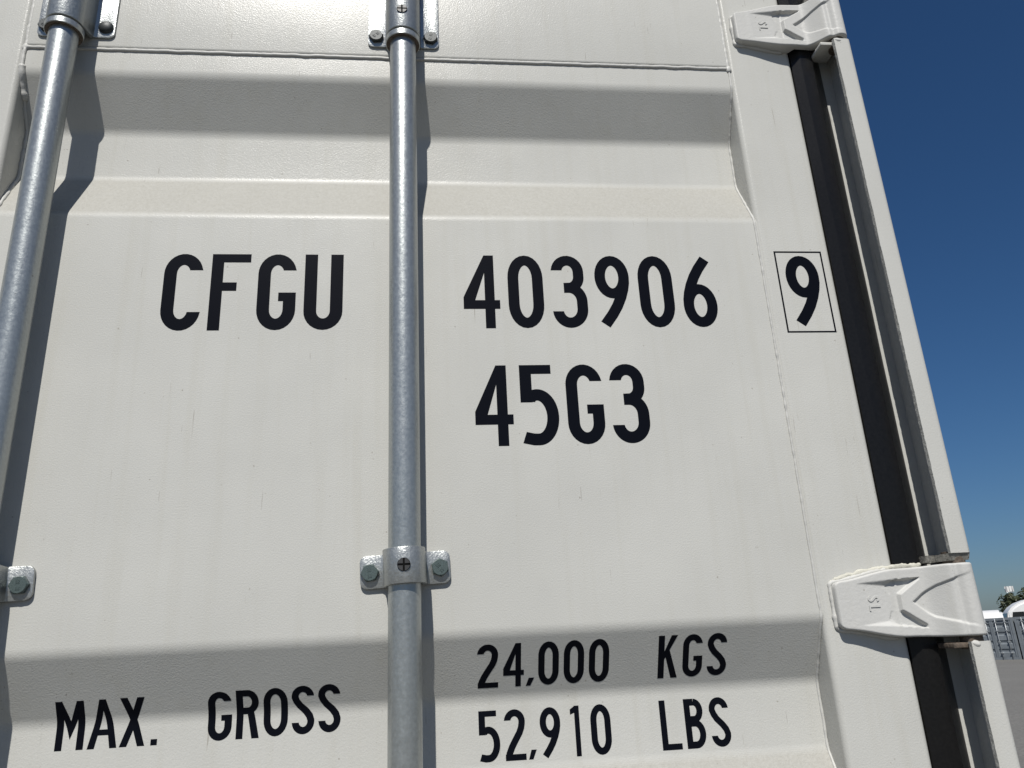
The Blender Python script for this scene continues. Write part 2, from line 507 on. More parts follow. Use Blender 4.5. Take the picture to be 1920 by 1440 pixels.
def glyph_mesh2d(ch, t):
    """union of the strokes, triangulated without overlaps"""
    faces, W = glyph(ch, t)
    vs, fs = [], []
    for f in faces:
        ar = sum(f[i][0] * f[(i + 1) % len(f)][1] - f[(i + 1) % len(f)][0] * f[i][1] for i in range(len(f)))
        if abs(ar) < 1e-8: continue
        if ar < 0: f = f[::-1]
        fs.append(list(range(len(vs), len(vs) + len(f))))
        vs += [Vector(p) for p in f]
    ov, oe, of, _, _, orf = delaunay_2d_cdt(vs, [], fs, 1, 1e-5)
    return [tuple(v) for v in ov], [f for f, q in zip(of, orf) if q], W
def decal(ch, x0, x1, s0, s1, t=0.138, parent=panel, yflat=None, kind='painted_letter', tilt=0.0):
    """letter from x0 to x1 and from arc length s0 (top) to s1 (base) lying on the skin"""
    vs, fs, W = glyph_mesh2d(ch, t + 0.005)
    ht = 0.185 if ch == ',' else 0.115 if ch == '.' else 1.0
    b = bmesh.new()
    V = []
    for (u, v) in vs:
        x = x0 + (x1 - x0) * u / W
        s = s1 + (s0 - s1) * v / ht
        V.append(b.verts.new((x, s + tilt * (x - x0), 0)))
    for f in fs:
        try: b.faces.new([V[i] for i in f])
        except ValueError: pass
    if yflat is None:
        for sc in PS[1:-1]:
            if s0 - 0.002 < sc < s1 + 0.004:
                bmesh.ops.bisect_plane(b, geom=list(b.verts) + list(b.edges) + list(b.faces), plane_co=(0, sc, 0), plane_no=(0, 1, 0))
        for v in b.verts:
            y, z = on_profile(v.co.y, 0.00014)
            v.co = Vector((v.co.x, y, z))
    else:
        for v in b.verts:
            s = v.co.y
            v.co = Vector((v.co.x, yflat - 0.00015, ztop(on_profile(s, 0)[1] - CH)))
    o = link('painted_digit' if ch.isdigit() else kind, b, INK, parent)
    me = o.data
    if me.polygons and sum(p.normal.y for p in me.polygons) > 0:
        me.flip_normals()
    return o
mm_ = 0.001
def row(items, s0, s1, t, **kw):
    for ch, a_, b_ in items:
        decal(ch, a_ * mm_, b_ * mm_, (s1 - 9.4 if ch == ',' else s1 - 5.8 if ch == '.' else s0) * mm_, s1 * mm_, t, kind='painted_mark' if ch in ',.' else 'painted_letter', **kw)
row([('C', -311.5, -266.5), ('F', -257, -211.5), ('G', -202, -156.7), ('U', -147, -101)], 746.8, 847.4, 0.142)
row([('4', 45.2, 90.3), ('0', 100.8, 145.2), ('3', 156.2, 200.2), ('9', 211.7, 256.2), ('0', 267.6, 312.2), ('6', 323.7, 367.8)], 747.0, 846.6, 0.134)
row([('4', 54.7, 99.7), ('5', 109, 153.7), ('G', 164.2, 208.8), ('3', 218.5, 263.2)], 895.0, 994.7, 0.138)
for ch, a_, b_, s0, s1 in (('M', -381.6, -354, 1252.2, 1301.9), ('A', -350.2, -321.3, 1252, 1302), ('X', -319, -294, 1251.8, 1301.8), ('.', -288.2, -281.8, 0, 1301.8), ('G', -232.2, -208.2, 1250.7, 1301.3), ('R', -203.6, -180, 1250.4, 1301), ('O', -176, -151.2, 1249.8, 1300.4), ('S', -147, -123.8, 1249.0, 1300), ('S', -119.6, -96.6, 1248.7, 1299.6)):
    row([(ch, a_, b_)], s0, s1, 0.134)
row([('2', 48.8, 71.4), ('4', 76.8, 99.4), (',', 101.5, 110.8), ('0', 115, 137.6), ('0', 143, 165.5), ('0', 170.9, 193.4), ('K', 248.6, 270.8), ('G', 276.6, 299.1), ('S', 304.6, 327)], 1212.8, 1263.4, 0.134)
row([('5', 49.3, 71.7), ('2', 76.8, 99.4), (',', 101.9, 110.7), ('9', 115.3, 137.8), ('1', 149.1, 159.1), ('0', 171, 193.3), ('L', 248.8, 271), ('B', 276.6, 298.9), ('S', 305, 327.1)], 1288.0, 1338.4, 0.134)
decal('9', 0.4650, 0.5100, 0.7465, 0.8470, 0.136, parent=frame_r, yflat=-0.0015)
# thin black border round the check digit
b = bmesh.new()
zt, zb = ztop(0.4772), ztop(0.3613)
x0, x1, th = 0.4540, 0.5195, 0.0022
o_ = [(x0, zt), (x1, zt), (x1, zb), (x0, zb)]
i_ = [(x0 + th, zt - th), (x1 - th, zt - th), (x1 - th, zb + th), (x0 + th, zb + th)]
ov = [b.verts.new((x, -0.00166, z)) for x, z in o_]; iv = [b.verts.new((x, -0.00166, z)) for x, z in i_]
for k in range(4):
    b.faces.new((ov[k], iv[k], iv[(k + 1) % 4], ov[(k + 1) % 4]))
brd = link('painted_border', b, INK, frame_r)
if sum(p.normal.y for p in brd.data.polygons) > 0: brd.data.flip_normals()

# ------------------------------------------------------------------ lock rods, guides, bolts
RH = 0.0310                                  # rod axis stands this far off the skin
RR = 0.0171
def lathe_z(bm_, x, y, prof, n=48):
    rings = [[bm_.verts.new((x + r * math.cos(2 * math.pi * k / n), y + r * math.sin(2 * math.pi * k / n), z)) for k in range(n)] for r, z in prof]
    for r1, r2 in zip(rings, rings[1:]):
        for k in range(n):
            bm_.faces.new((r1[k], r1[(k + 1) % n], r2[(k + 1) % n], r2[k]))
    bm_.faces.new(rings[0]); bm_.faces.new(rings[-1])
def rod(x):
    b = bmesh.new()
    lathe_z(b, x, -RH, [(RR, ztop(-1.83 + 2.75 * i / 40)) for i in range(41)])
    o = link('lock_rod', b, GALV, root, autos=40)
    b = bmesh.new()
    # stop collar under the top guide: thick ring, bare rim rusted
    lathe_z(b, x, -RH, [(RR - 0.001, ztop(0.7668)), (0.0218, ztop(0.7668)), (0.0226, ztop(0.7676)), (0.0226, ztop(0.7750)), (0.0218, ztop(0.7758)), (RR - 0.001, ztop(0.7758))])
    c_ = link('stop_collar', b, GALV, o, autos=30)
    c_.data.materials.append(RUST)
    for p in c_.data.polygons:
        if p.normal.z < -0.9: p.material_index = 1
    return o
def saddle_mesh(zc, hh_flange, hh_saddle_lo, hh_saddle_hi, half=0.0485, th=0.0040, ro=0.0224):
    """bent strap: flat flanges and a half-round over the rod; x=0 at the rod axis, y=0 at the skin"""
    b = bmesh.new()
    fy = -0.0004
    # outline in XY of strap outside then inside
    outer, inner = [], []
    ri = ro - 0.0048
    xo = ro
    nseg = 20
    outer += [(-half, fy - th), (-xo - 0.0035, fy - th), (-xo - 0.001, fy - th - 0.0012), (-xo, fy - th - 0.004)]
    for k in range(nseg + 1):
        a = math.pi + math.pi * k / nseg
        outer.append((ro * math.cos(a), -RH + ro * math.sin(a)))
    outer += [(xo, fy - th - 0.004), (xo + 0.001, fy - th - 0.0012), (xo + 0.0035, fy - th), (half, fy - th)]
    inner += [(-half, fy), (-ri, fy), (-ri, fy), (-ri, fy - 0.004)]
    for k in range(nseg + 1):
        a = math.pi + math.pi * k / nseg
        inner.append((ri * math.cos(a), -RH + ri * math.sin(a)))
    inner += [(ri, fy - 0.004), (ri, fy), (ri, fy), (half, fy)]
    n = len(outer)
    def hz(i, top):
        x = outer[i][0]
        y = outer[i][1]
        w_ = min(1, max(0, (-y - th) / 0.03))
        lo = hh_flange + (hh_saddle_lo - hh_flange) * w_
        hi = hh_flange + (hh_saddle_hi - hh_flange) * w_
        return zc + hi if top else zc - lo
    def outline_col(i):
        return hz(i, False), hz(i, True)
    # flange corners rounded by splitting the end columns
    cols_o, cols_i, zl, zh = [], [], [], []
    cr = 0.0075
    for side in (0, 1):
        pass
    seq = []
    for k in range(5):
        a = R(90 - 90 * k / 4)
        seq.append((-half + cr - cr * math.sin(a), cr - cr * math.cos(R(90) - a) if False else cr * (1 - math.cos(a))))
    # left rounded end
    for k in range(6):
        a = R(90 * k / 5)
        x = -half + cr * (1 - math.sin(a)) if False else -half + cr * (1 - math.cos(a))
        inset = cr * (1 - math.sin(a))
        cols_o.append((x, fy - th)); cols_i.append((x, fy)); zl.append(zc - hh_flange + inset); zh.append(zc + hh_flange - inset)
    for i in range(1, n - 1):
        cols_o.append(outer[i]); cols_i.append(inner[i]); zl.append(hz(i, False)); zh.append(hz(i, True))
    for k in range(5, -1, -1):
        a = R(90 * k / 5)
        x = half - cr * (1 - math.cos(a))
        inset = cr * (1 - math.sin(a))
        cols_o.append((x, fy - th)); cols_i.append((x, fy)); zl.append(zc - hh_flange + inset); zh.append(zc + hh_flange - inset)
    rows = []
    for (ox, oy), (ix, iy), a, c_ in zip(cols_o, cols_i, zl, zh):
        rows.append([b.verts.new((ox, oy, a)), b.verts.new((ox, oy, c_)), b.verts.new((ix, iy, c_)), b.verts.new((ix, iy, a))])
    for p, q in zip(rows, rows[1:]):
        for k in range(4):
            vs = (p[k], p[(k + 1) % 4], q[(k + 1) % 4], q[k])
            try: b.faces.new(vs)
            except ValueError: pass
    b.faces.new(rows[0]); b.faces.new(rows[-1])
    bmesh.ops.remove_doubles(b, verts=b.verts, dist=1e-6)
    bmesh.ops.recalc_face_normals(b, faces=b.faces)
    ed = [e for e in b.edges if len(e.link_faces) == 2 and e.calc_face_angle(0) > R(60)]
    bmesh.ops.bevel(b, geom=ed, offset=0.0008, segments=2, profile=0.5, affect='EDGES')
    return b
def emboss(bm_, text, cx, cz, h, y, rot=0.0, dep=0.0004, sp=1.25, t=0.16):
    """raised characters on a -Y facing surface"""
    Wt = 0
    gl = []
    for ch in text:
        vs, fs, W = glyph_mesh2d(ch, t)
        gl.append((vs, fs, Wt)); Wt += W * sp
    ca, sa = math.cos(rot), math.sin(rot)
    for vs, fs, ox in gl:
        A, B = [], []
        for u, v in vs:
            px, pz = (u + ox - Wt / 2) * h, (v - 0.5) * h
            X, Zz = cx + px * ca - pz * sa, cz + px * sa + pz * ca
            A.append(bm_.verts.new((X, y - dep, Zz))); B.append(bm_.verts.new((X, y + dep, Zz)))
        cnt = {}
        for f in fs:
            try: bm_.faces.new([A[i] for i in f])
            except ValueError: continue
            for i in range(len(f)):
                e = (f[i], f[(i + 1) % len(f)])
                cnt[tuple(sorted(e))] = cnt.get(tuple(sorted(e)), 0) + 1
        for (i, j), k in cnt.items():
            if k == 1:
                try: bm_.faces.new((A[i], A[j], B[j], B[i]))
                except ValueError: pass
def hex_bolt(x, z, y0, rot, parent, material, hd=0.0054, af=0.0172, marks=True):
    b = bmesh.new()
    n = 6
    rc = af / 2 / math.cos(math.pi / 6)
    rings = []
    for rr, y in ((rc, 0), (rc, -hd + 0.0012), (af / 2 * 0.95, -hd)):
        k = 6 if rr == rc else 24
        rings.append([])
        for i in range(24):
            a = rot + 2 * math.pi * i / 24
            # hexagon radius at this angle
            aa = (2 * math.pi * i / 24) % (math.pi / 3) - math.pi / 6
            hr = af / 2 / math.cos(aa)
            r1 = hr if rr == rc else rr
            if rr == rc and y != 0:
                r1 = hr
            rings[-1].append(b.verts.new((x + r1 * math.cos(a), y0 + y, z + r1 * math.sin(a))))
    for r1, r2 in zip(rings, rings[1:]):
        for i in range(24): b.faces.new((r1[i], r1[(i + 1) % 24], r2[(i + 1) % 24], r2[i]))
    b.faces.new(rings[-1]); b.faces.new(rings[0])
    if marks:
        emboss(b, 'BR', x - 0.0030 * math.sin(rot), z + 0.0032 * math.cos(rot), 0.0040, y0 - hd, rot)
        emboss(b, '8.8', x + 0.0030 * math.sin(rot), z - 0.0034 * math.cos(rot), 0.0036, y0 - hd, rot)
    return link('bolt', b, material, parent)
def dome_bolt(x, z, y0, parent, material, r=0.0095, hd=0.0062):
    b = bmesh.new()
    n = 24
    rings = []
    for k in range(7):
        a = R(90 * k / 6)
        rr, y = r * math.cos(a), -0.0010 - (hd - 0.001) * math.sin(a)
        if k == 6: rr = 0.0006
        rings.append([b.verts.new((x + rr * math.cos(2 * math.pi * i / n), y0 + y, z + rr * math.sin(2 * math.pi * i / n))) for i in range(n)])
    base = [b.verts.new((v.co.x, y0 + 0.0003, v.co.z)) for v in rings[0]]
    rings.insert(0, base)
    for r1, r2 in zip(rings, rings[1:]):
        for i in range(n): b.faces.new((r1[i], r1[(i + 1) % n], r2[(i + 1) % n], r2[i]))
    b.faces.new(rings[-1]); b.faces.new(rings[0])
    o = link('bolt', b, material, parent, autos=50)
    o['label'] = 'round headed bolt'
    return o
def plug(x, z, parent, y, r=0.0068):
    """black plastic bush with a cross slot over a disc painted dark as hole shade"""
    b = bmesh.new()
    n = 28
    bk = [b.verts.new((x + r * math.cos(2 * math.pi * i / n), y - 0.0004, z + r * math.sin(2 * math.pi * i / n))) for i in range(n)]
    b2 = [b.verts.new((v.co.x, y + 0.0020, v.co.z)) for v in bk]
    b.faces.new(bk)
    for i in range(n): b.faces.new((bk[i], bk[(i + 1) % n], b2[(i + 1) % n], b2[i]))
    link('hole_shade_disc', b, HOLE_SHADE, parent)  # raised disc on the uncut strap, the hole's darkness put into its colour
    b = bmesh.new()
    g_ = 0.0010
    for sx in (-1, 1):
        for sz in (-1, 1):
            pts = [(g_, g_)] + [(r * 0.93 * math.cos(R(a)), r * 0.93 * math.sin(R(a))) for a in (10, 25, 40, 50, 65, 80)]
            A = [b.verts.new((x + sx * p[0], y - 0.0011, z + sz * p[1])) for p in pts]
            B = [b.verts.new((x + sx * p[0], y - 0.0003, z + sz * p[1])) for p in pts]
            b.faces.new(A)
            for i in range(len(pts)): b.faces.new((A[i], A[(i + 1) % len(pts)], B[(i + 1) % len(pts)], B[i]))
    return link('plastic_plug', b, PLUG, parent)
RODS = (-0.0268, -0.4545)
for k, x in enumerate(RODS):
    rd = rod(x)
    rd['label'] = 'galvanised lock rod between the number groups' if k == 0 else 'galvanised lock rod at the left edge of the photo'
    off = -0.0012 if k == 0 else -0.0025
    # small guide strap in the middle, tilted a touch as fitted
    zc = ztop(0.0861)
    for zz, small in ((zc, True), (ztop(0.846), False), (ztop(-0.62), True), (ztop(-1.55), False)):
        b = saddle_mesh(zz, 0.0175, 0.0180, 0.0190) if small else saddle_mesh(zz, 0.058, 0.067, 0.064)
        tilt = R(2.2) if small else 0.0
        Mx = Matrix.Translation((x, 0, zz)) @ Matrix.Rotation(-tilt, 4, 'Y') @ Matrix.Translation((0, 0, -zz))
        bmesh.ops.transform(b, matrix=Mx, verts=b.verts)
        br = link('rod_guide', b, STRAP, root, autos=35)
        hole_z = zz + 0.0005 if small else zz - 0.0393
        plug(x + (0.0 if small else -0.0005), hole_z, br, -RH - 0.0224)
        if small:
            bl = [(x - 0.0378, zz - 0.0022, R(8)), (x + 0.0375, zz + 0.0008, R(38))]
            if k == 1: bl = [(x - 0.0375, zz, R(20)), (x + 0.0360, zz - 0.0005, R(3))]
        else:
            bl = [(x + sx * 0.0372, zz + sz * 0.0425, R(20 * sx + 33 * sz)) for sx in (-1, 1) for sz in (-1, 1)]
        for q, (bx_, bz, rt_) in enumerate(bl):
            if not small and k == 1 and q in (2, 3): dome_bolt(bx_, bz, -0.0044, br, BOLTD)
            else: hex_bolt(bx_, bz, -0.0044, rt_, br, BOLT if small else BOLTD)

# ------------------------------------------------------------------ seal, corner post
b = bmesh.new()
GAS = [(FRR + 0.0002, 0.004), (FRR + 0.0002, -0.0005), (0.5425, -0.0085), (0.5600, -0.0085), (0.5815, 0.0105), (0.5815, 0.030), (FRR + 0.0002, 0.030)]
rings = []
for k in range(111):
    z = ztop(-1.8 + 2.75 * k / 110)
    wv = [0.0007 * noise.noise(Vector((z * 9, j * 4.0, 1))) + 0.0003 * noise.noise(Vector((z * 40, j * 4.0, 2))) for j in range(len(GAS))]
    rings.append([b.verts.new((x + (wv[j] if 2 <= j <= 4 else 0), y + (wv[j] * 0.6 if 2 <= j <= 4 else 0), z)) for j, (x, y) in enumerate(GAS)])
for p, q in zip(rings, rings[1:]):
    for j in range(len(GAS)): b.faces.new((p[j], p[(j + 1) % len(GAS)], q[(j + 1) % len(GAS)], q[j]))
b.faces.new(rings[0]); b.faces.new(rings[-1])
gk = link('door_seal', b, RUB, root)
gk['label'] = 'black rubber seal along the door edge'
# inner flange that the seal presses on and the deep web of the corner post
b = bmesh.new()
prism(b, [(0.535, 0.0315), (0.5817, 0.0315), (0.5817, 0.0128), (0.5990, 0.0128), (0.5990, -0.004), (0.6032, -0.004), (0.6032, 0.16), (0.535, 0.16)], 0.02, ztop(1.045))
link('corner_post', b, PAINT, root)
# J shaped outer post, cut away round every hinge
PY = -0.0425
def jpost(z0, z1, jag=True):
    out_, th = [], 0.0052
    x0, x1 = 0.5775, 0.6038
    r_ = 0.0075
    o_ = [(x0, PY)] + [(x1 - r_ + r_ * math.sin(R(a)), PY + r_ - r_ * math.cos(R(a))) for a in range(0, 91, 15)] + [(x1, 0.02), (x1, 0.16)]
    i_ = [(x1 - th, 0.16), (x1 - th, 0.02)] + [(x1 - r_ + (r_ - th) * math.sin(R(a)), PY + r_ - (r_ - th) * math.cos(R(a))) for a in range(90, -1, -30)] + [(x0, PY + th)]
    b = bmesh.new()
    pts = o_ + i_
    nz = max(3, int((z1 - z0) / 0.003))
    rings = []
    for k in range(nz + 1):
        z = z0 + (z1 - z0) * k / nz
        ring = []
        for j, (x, y) in enumerate(pts):
            dx = 0
            if j in (0, len(pts) - 1):
                dx = 0.0005 * noise.noise(Vector((z * 160, j * 3.0, 0))) + 0.0007 * noise.noise(Vector((z * 25, j, 5)))
            ring.append(b.verts.new((x + dx, y, z)))
        rings.append(ring)
    n = len(pts)
    for p, q in zip(rings, rings[1:]):
        for j in range(n):
            f = b.faces.new((p[j], p[(j + 1) % n], q[(j + 1) % n], q[j]))
            f.material_index = 1 if j == n - 1 else 0
    for rg in (rings[0], rings[-1]):
        f = b.faces.new(rg); f.material_index = 1
    o = link('outer_post', b, PAINT, root, autos=35)
    o.data.materials.append(EDGE)
    return o
HZ = [0.0278 + 0.8115 * k for k in (1, 0, -1, -2)]
edges_z = [1.045]
for z in HZ:
    edges_z += [z + 0.0495, z - 0.0445]
edges_z.append(-1.9)
for k in range(0, len(edges_z), 2):
    z1_, z0_ = edges_z[k], edges_z[k + 1]
    p_ = jpost(ztop(z0_), ztop(z1_))
# slanted flame-cut stub and blocks at the post ends beside the middle hinge
for hz in HZ[:3]:
    b = bmesh.new()
    nx = 12
    top, bot = [], []
    for i in range(nx + 1):
        x = 0.5625 + (0.6010 - 0.5625) * i / nx
        wv = 0.0012 * noise.noise(Vector((i * 0.8, hz, 0)))
        top.append((b.verts.new((x, PY + 0.0012 if x > 0.5770 else -0.018, ztop(hz + 0.0497))), b.verts.new((x, 0.0, ztop(hz + 0.0497)))))
        bot.append((b.verts.new((x - 0.001, (PY + 0.004 if x > 0.5770 else -0.016) + wv, ztop(hz + 0.0418 + wv))), b.verts.new((x, 0.0, ztop(hz + 0.0418)))))
    for i in range(nx):
        b.faces.new((top[i][0], top[i + 1][0], bot[i + 1][0], bot[i][0]))
        b.faces.new((bot[i][0], bot[i + 1][0], bot[i + 1][1], bot[i][1]))
        b.faces.new((top[i][0], top[i][1], top[i + 1][1], top[i + 1][0]))
        b.faces.new((top[i][1], bot[i][1], bot[i + 1][1], top[i + 1][1]))
    for i in (0, nx):
        b.faces.new((top[i][0], bot[i][0], bot[i][1], top[i][1]))
    link('hinge_lug', b, RAW, root, autos=40)['label'] = 'rough flame cut lug above the hinge'
    b = bmesh.new()
    lathe_z(b, 0.5885, -0.0285, [(0.0115, ztop(hz - 0.052)), (0.0115, ztop(hz + 0.052))], 28)
    link('hinge_pin', b, RUST, root, autos=40)
    bx = bevelled_box(0.5612, 0.5880, PY + 0.007, 0.0, ztop(hz - 0.0505), ztop(hz - 0.0450), 0.0012)
    link('hinge_lug', bx, RUST if hz < 0.5 else PAINT, root, autos=40)
    b = bmesh.new()
    bmesh.ops.create_icosphere(b, subdivisions=3, radius=0.0046)
    for v in b.verts:
        v.co *= 1 + 0.25 * noise.noise(v.co * 260)
        v.co.x *= 1.2; v.co.y *= 0.5; v.co.z *= 0.75
        v.co += Vector((0.5835, PY + 0.0012, ztop(hz - 0.0468)))
    link('weld_lump', b, WELD, root, smooth=True)

# ------------------------------------------------------------------ cast hinge blades
def smooth01(a, c_, x):
    u = min(1, max(0, (x - a) / (c_ - a)))
    return u * u * (3 - 2 * u)
def seg_dist(px, pz, a, c_):
    ax, az = a; bx_, bz = c_
    dx, dz = bx_ - ax, bz - az
    u = min(1, max(0, ((px - ax) * dx + (pz - az) * dz) / (dx * dx + dz * dz)))
    return math.hypot(px - ax - dx * u, pz - az - dz * u)
def edge_of(px, pz, pg):
    """signed distance to a polygon (positive inside)"""
    ins = False
    d = 1e9
    n = len(pg)
    for i in range(n):
        a, c_ = pg[i], pg[(i + 1) % n]
        d = min(d, seg_dist(px, pz, a, c_))
        if (a[1] > pz) != (c_[1] > pz) and px < (c_[0] - a[0]) * (pz - a[1]) / (c_[1] - a[1]) + a[0]: ins = not ins
    return d if ins else -d
UP = [(504, 19.0), (515.5, 25.0), (545.5, 26.6), (546, 25.2), (519, 8.0), (508, 8.0)]           # upper pocket
LO = [(503, -18.2), (516.5, -25.2), (544.8, -28.8), (545, -24.8), (519.2, -7.6), (507, -7.6)]   # lower pocket
RT = [(532.0, 0.0), (545, 9.2), (559, 17.8), (571, 23.0), (585, 28), (592, 30), (592, -31), (588, -30), (570, -24.5), (553, -17.6), (543, -9.4)]
def hinge_y(x, z):
    """front surface of the blade in mm, negative = towards the viewer"""
    y = -13.2 - 6.0 * smooth01(448, 530, x) - 26.0 * smooth01(545, 580, x)
    y += 4.2 * math.exp(-((x - 577.0) / 4.2) ** 2)          # groove in front of the knuckle
    if x > 587:
        u = min(1, (x - 587) / 12.0)
        y += 12.0 * (1 - math.sqrt(max(0, 1 - u * u)))
    dep = 0.0
    for pg, dd, wd in ((UP, 5.2, 1.9), (LO, 5.2, 1.9), (RT, 3.0, 2.4)):
        dep = max(dep, dd * smooth01(-0.2, wd, edge_of(x, z, pg)))
    # the marked plate dips between the two border ribs, then drops to the pockets
    if 470 < x < 522:
        az = abs(z)
        zu = 22.6 + (x - 472) * 0.0605
        zl = 22.6 - (x - 472) * 0.1125 if x < 504 else 19.0 + (x - 504) * 0.42
        zl = min(zl, zu - 0.8)
        f = min(1, max(0, (zu - az) / (zu - zl)))
        cd = 4.0 * min(1, max(0, (x - 472) / 32)) + 2.0 * min(1, max(0, (x - 505) / 12))
        cd *= 1 - smooth01(518.0, 519.8, x)
        dep = max(dep, cd * f)
    # right hand bay runs out towards the knuckle
    if x > 560: dep *= 1 - smooth01(566, 592, x) * 0.9
    return y + dep
def half_h(x, top):
    if x < 456:
        u = (456 - x) / 8.0
        return 26 - 7.0 * (1 - math.sqrt(max(0, 1 - min(1, u) ** 2)))
    if x < 520: return 26 + 11 * smooth01(449, 522, x)
    return 37 + (1.6 if x > 572 else 1.6 * smooth01(520, 572, x))
def hinge_mesh():
    b = bmesh.new()
    nx, nz = 150, 76
    F = []
    for i in range(nx + 1):
        x = 448.0 + (598.9 - 448.0) * i / nx
        col = []
        for j in range(nz + 1):
            v = -1 + 2 * j / nz
            z = v * half_h(x, v > 0)
            y = hinge_y(x, z)
            # soft cast edge
            ez = half_h(x, True) - abs(z)
            if ez < 2.2: y += 2.2 - math.sqrt(max(0, 2.2 ** 2 - (2.2 - ez) ** 2))
            ex = x - 448.0
            if ex < 3: y += 3 - math.sqrt(max(0, 9 - (3 - ex) ** 2))
            y += 0.10 * noise.noise(Vector((x * 0.25, z * 0.25, 1))) + 0.08 * noise.noise(Vector((x * 0.7, z * 0.7, 4)))
            col.append(b.verts.new(((450.5 + (x - 448.0) * 1.0072) * mm_, y * mm_, z * mm_)))
        F.append(col)
    for i in range(nx):
        for j in range(nz):
            b.faces.new((F[i][j], F[i + 1][j], F[i + 1][j + 1], F[i][j + 1]))
    # sides back to the frame / seal
    def back(x):
        if x < 528: return -1.2
        return -1.2 - 8.9 * smooth01(528, 536, x) - 19 * smooth01(562, 577, x) + 26 * smooth01(587, 602, x)
    bot = [b.verts.new((c[0].co.x, back(c[0].co.x / mm_) * mm_, c[0].co.z * 0.985)) for c in F]
    top = [b.verts.new((c[-1].co.x, back(c[-1].co.x / mm_) * mm_, c[-1].co.z * 0.985)) for c in F]
    for i in range(nx):
        b.faces.new((F[i][0], bot[i], bot[i + 1], F[i + 1][0]))
        b.faces.new((F[i][nz], F[i + 1][nz], top[i + 1], top[i]))
        b.faces.new((bot[i], top[i], top[i + 1], bot[i + 1]))
    for i, s in ((0, 1), (nx, -1)):
        b.faces.new(F[i] + [top[i], bot[i]])
    return b
hm = None
for k, hz in enumerate(HZ):
    if hm is None:
        h = link('hinge', hinge_mesh(), CAST, root, autos=50)
        h.matrix_parent_inverse = world_of(root).inverted()
        hm = h.data
    else:
        h = bpy.data.objects.new('hinge', hm)
        SC.collection.objects.link(h)
        adopt(h, root)
    h.location = (0, 0, ztop(hz))
    if k < 2: h['label'] = ('cast steel hinge blade with raised SL mark at the top of the photo' if k == 0 else 'cast steel hinge blade with raised SL mark low on the door edge')
    if k < 2:
        for ch, cz in (('S', 4.6), ('L', -5.4)):
            b = bmesh.new()
            emboss(b, ch, 0.4925, cz * mm_, 0.0135, 0.0, R(-90), 0.0009, t=0.155)
            for v in b.verts:
                v.co.y += hinge_y(448.0 + (v.co.x / mm_ - 450.5) / 1.0072, v.co.z / mm_) * mm_
                v.co.z += ztop(hz)
            link('raised_letter', b, CAST, h)
    # weld round the blade
    b = bmesh.new()
    path, rs = [], []
    outl = [(520 - i * 1.42, 1) for i in range(49)] + [(450, -1)] + [(451 + i * 1.42, -1) for i in range(49)]
    prev = []
    for i, (x, s) in enumerate(outl):
        z = s * (half_h(max(449, x - 2), True) + 0.4)
        prev.append((x - (1.0 if x < 456 else 0), z))
    # insert the left side
    L_, R_ = prev[:50], prev[50:]
    zt_, zb_ = L_[-1][1], R_[0][1]
    zt_ = abs(zt_)
    mid = [(450.2, zt_ - (zt_ * 2) * q / 24) for q in range(25)]
    pp = L_[:49] + mid + R_
    for i, (x, z) in enumerate(pp):
        path.append((x * mm_, -0.0022, ztop(hz) + z * mm_))
        rs.append(0.0026 * (1 + 0.3 * noise.noise(Vector((i * 0.35, k * 7.0, 2))) + 0.5 * noise.noise(Vector((i * 0.11, k * 7.0, 6)))))
    tube(b, path, lambda j: rs[j], 8)
    link('weld_bead', b, WELD, h, smooth=True)
# crusty sealant smeared along the top of the lower visible hinge
b = bmesh.new()
path, rs = [], []
pl = [(450, 25), (456, 29.5), (463, 33), (485, 37.5), (518, 42.0), (540, 43.0), (559, 43.0)]
for i in range(90):
    u = i / 89 * (len(pl) - 1)
    j = min(len(pl) - 2, int(u)); f_ = u - j
    x = pl[j][0] * (1 - f_) + pl[j + 1][0] * f_; z = pl[j][1] * (1 - f_) + pl[j + 1][1] * f_
    yy = -1.8 if x < 530 else -1.8 - 8.5 * smooth01(530, 540, x)
    path.append((x * mm_, yy * mm_, ztop(HZ[1]) + (z - 3.0 + 1.2 * noise.noise(Vector((i * 0.2, 3, 3)))) * mm_))
    rs.append(0.0027 * (1 + 0.6 * noise.noise(Vector((i * 0.16, 1, 9))) + 0.10 * noise.noise(Vector((i * 0.6, 1, 2)))))
tube(b, path, lambda j: rs[j], 12, 0.6)
for v in b.verts: v.co += Vector((0, 0.0009, 0.0009)) * noise.noise(v.co * 330)
s_ = link('sealant_bead', b, SEAL, root, smooth=True)
s_['label'] = 'dried cream sealant along the top of the hinge'

# ------------------------------------------------------------------ rest of the container (out of frame or barely seen)
CXC = -0.617
HT = ztop(1.045)
def body(name, x0, x1, y0, y1, z0, z1, bev=0.004):
    return link(name, bevelled_box(x0, x1, y0, y1, z0, z1, bev), PAINT, root, autos=40)
body('header_beam', CXC - 1.205, 0.5745, -0.02, 0.10, ztop(0.955), HT)
body('sill_beam', CXC - 1.205, 0.5745, -0.03, 0.14, 0.02, 0.145)
body('roof_panel', CXC - 1.19, 0.596, 0.12, 12.1, HT - 0.03, HT - 0.008)
def side(x, s, nm):
    b = bmesh.new()
    pts = []
    y = 0.17
    while y < 12.05:
        pts += [(x, y), (x, y + 0.07), (x - s * 0.036, y + 0.14), (x - s * 0.036, y + 0.21)]
        y += 0.278
    A = [b.verts.new((p[0], p[1], 0.1)) for p in pts]; B = [b.verts.new((p[0], p[1], HT - 0.01)) for p in pts]
    for i in range(len(pts) - 1): b.faces.new((A[i], A[i + 1], B[i + 1], B[i]))
    return link(nm, b, PAINT, root)
side(0.590, 1, 'side_wall'); side(CXC - 1.207, -1, 'side_wall')
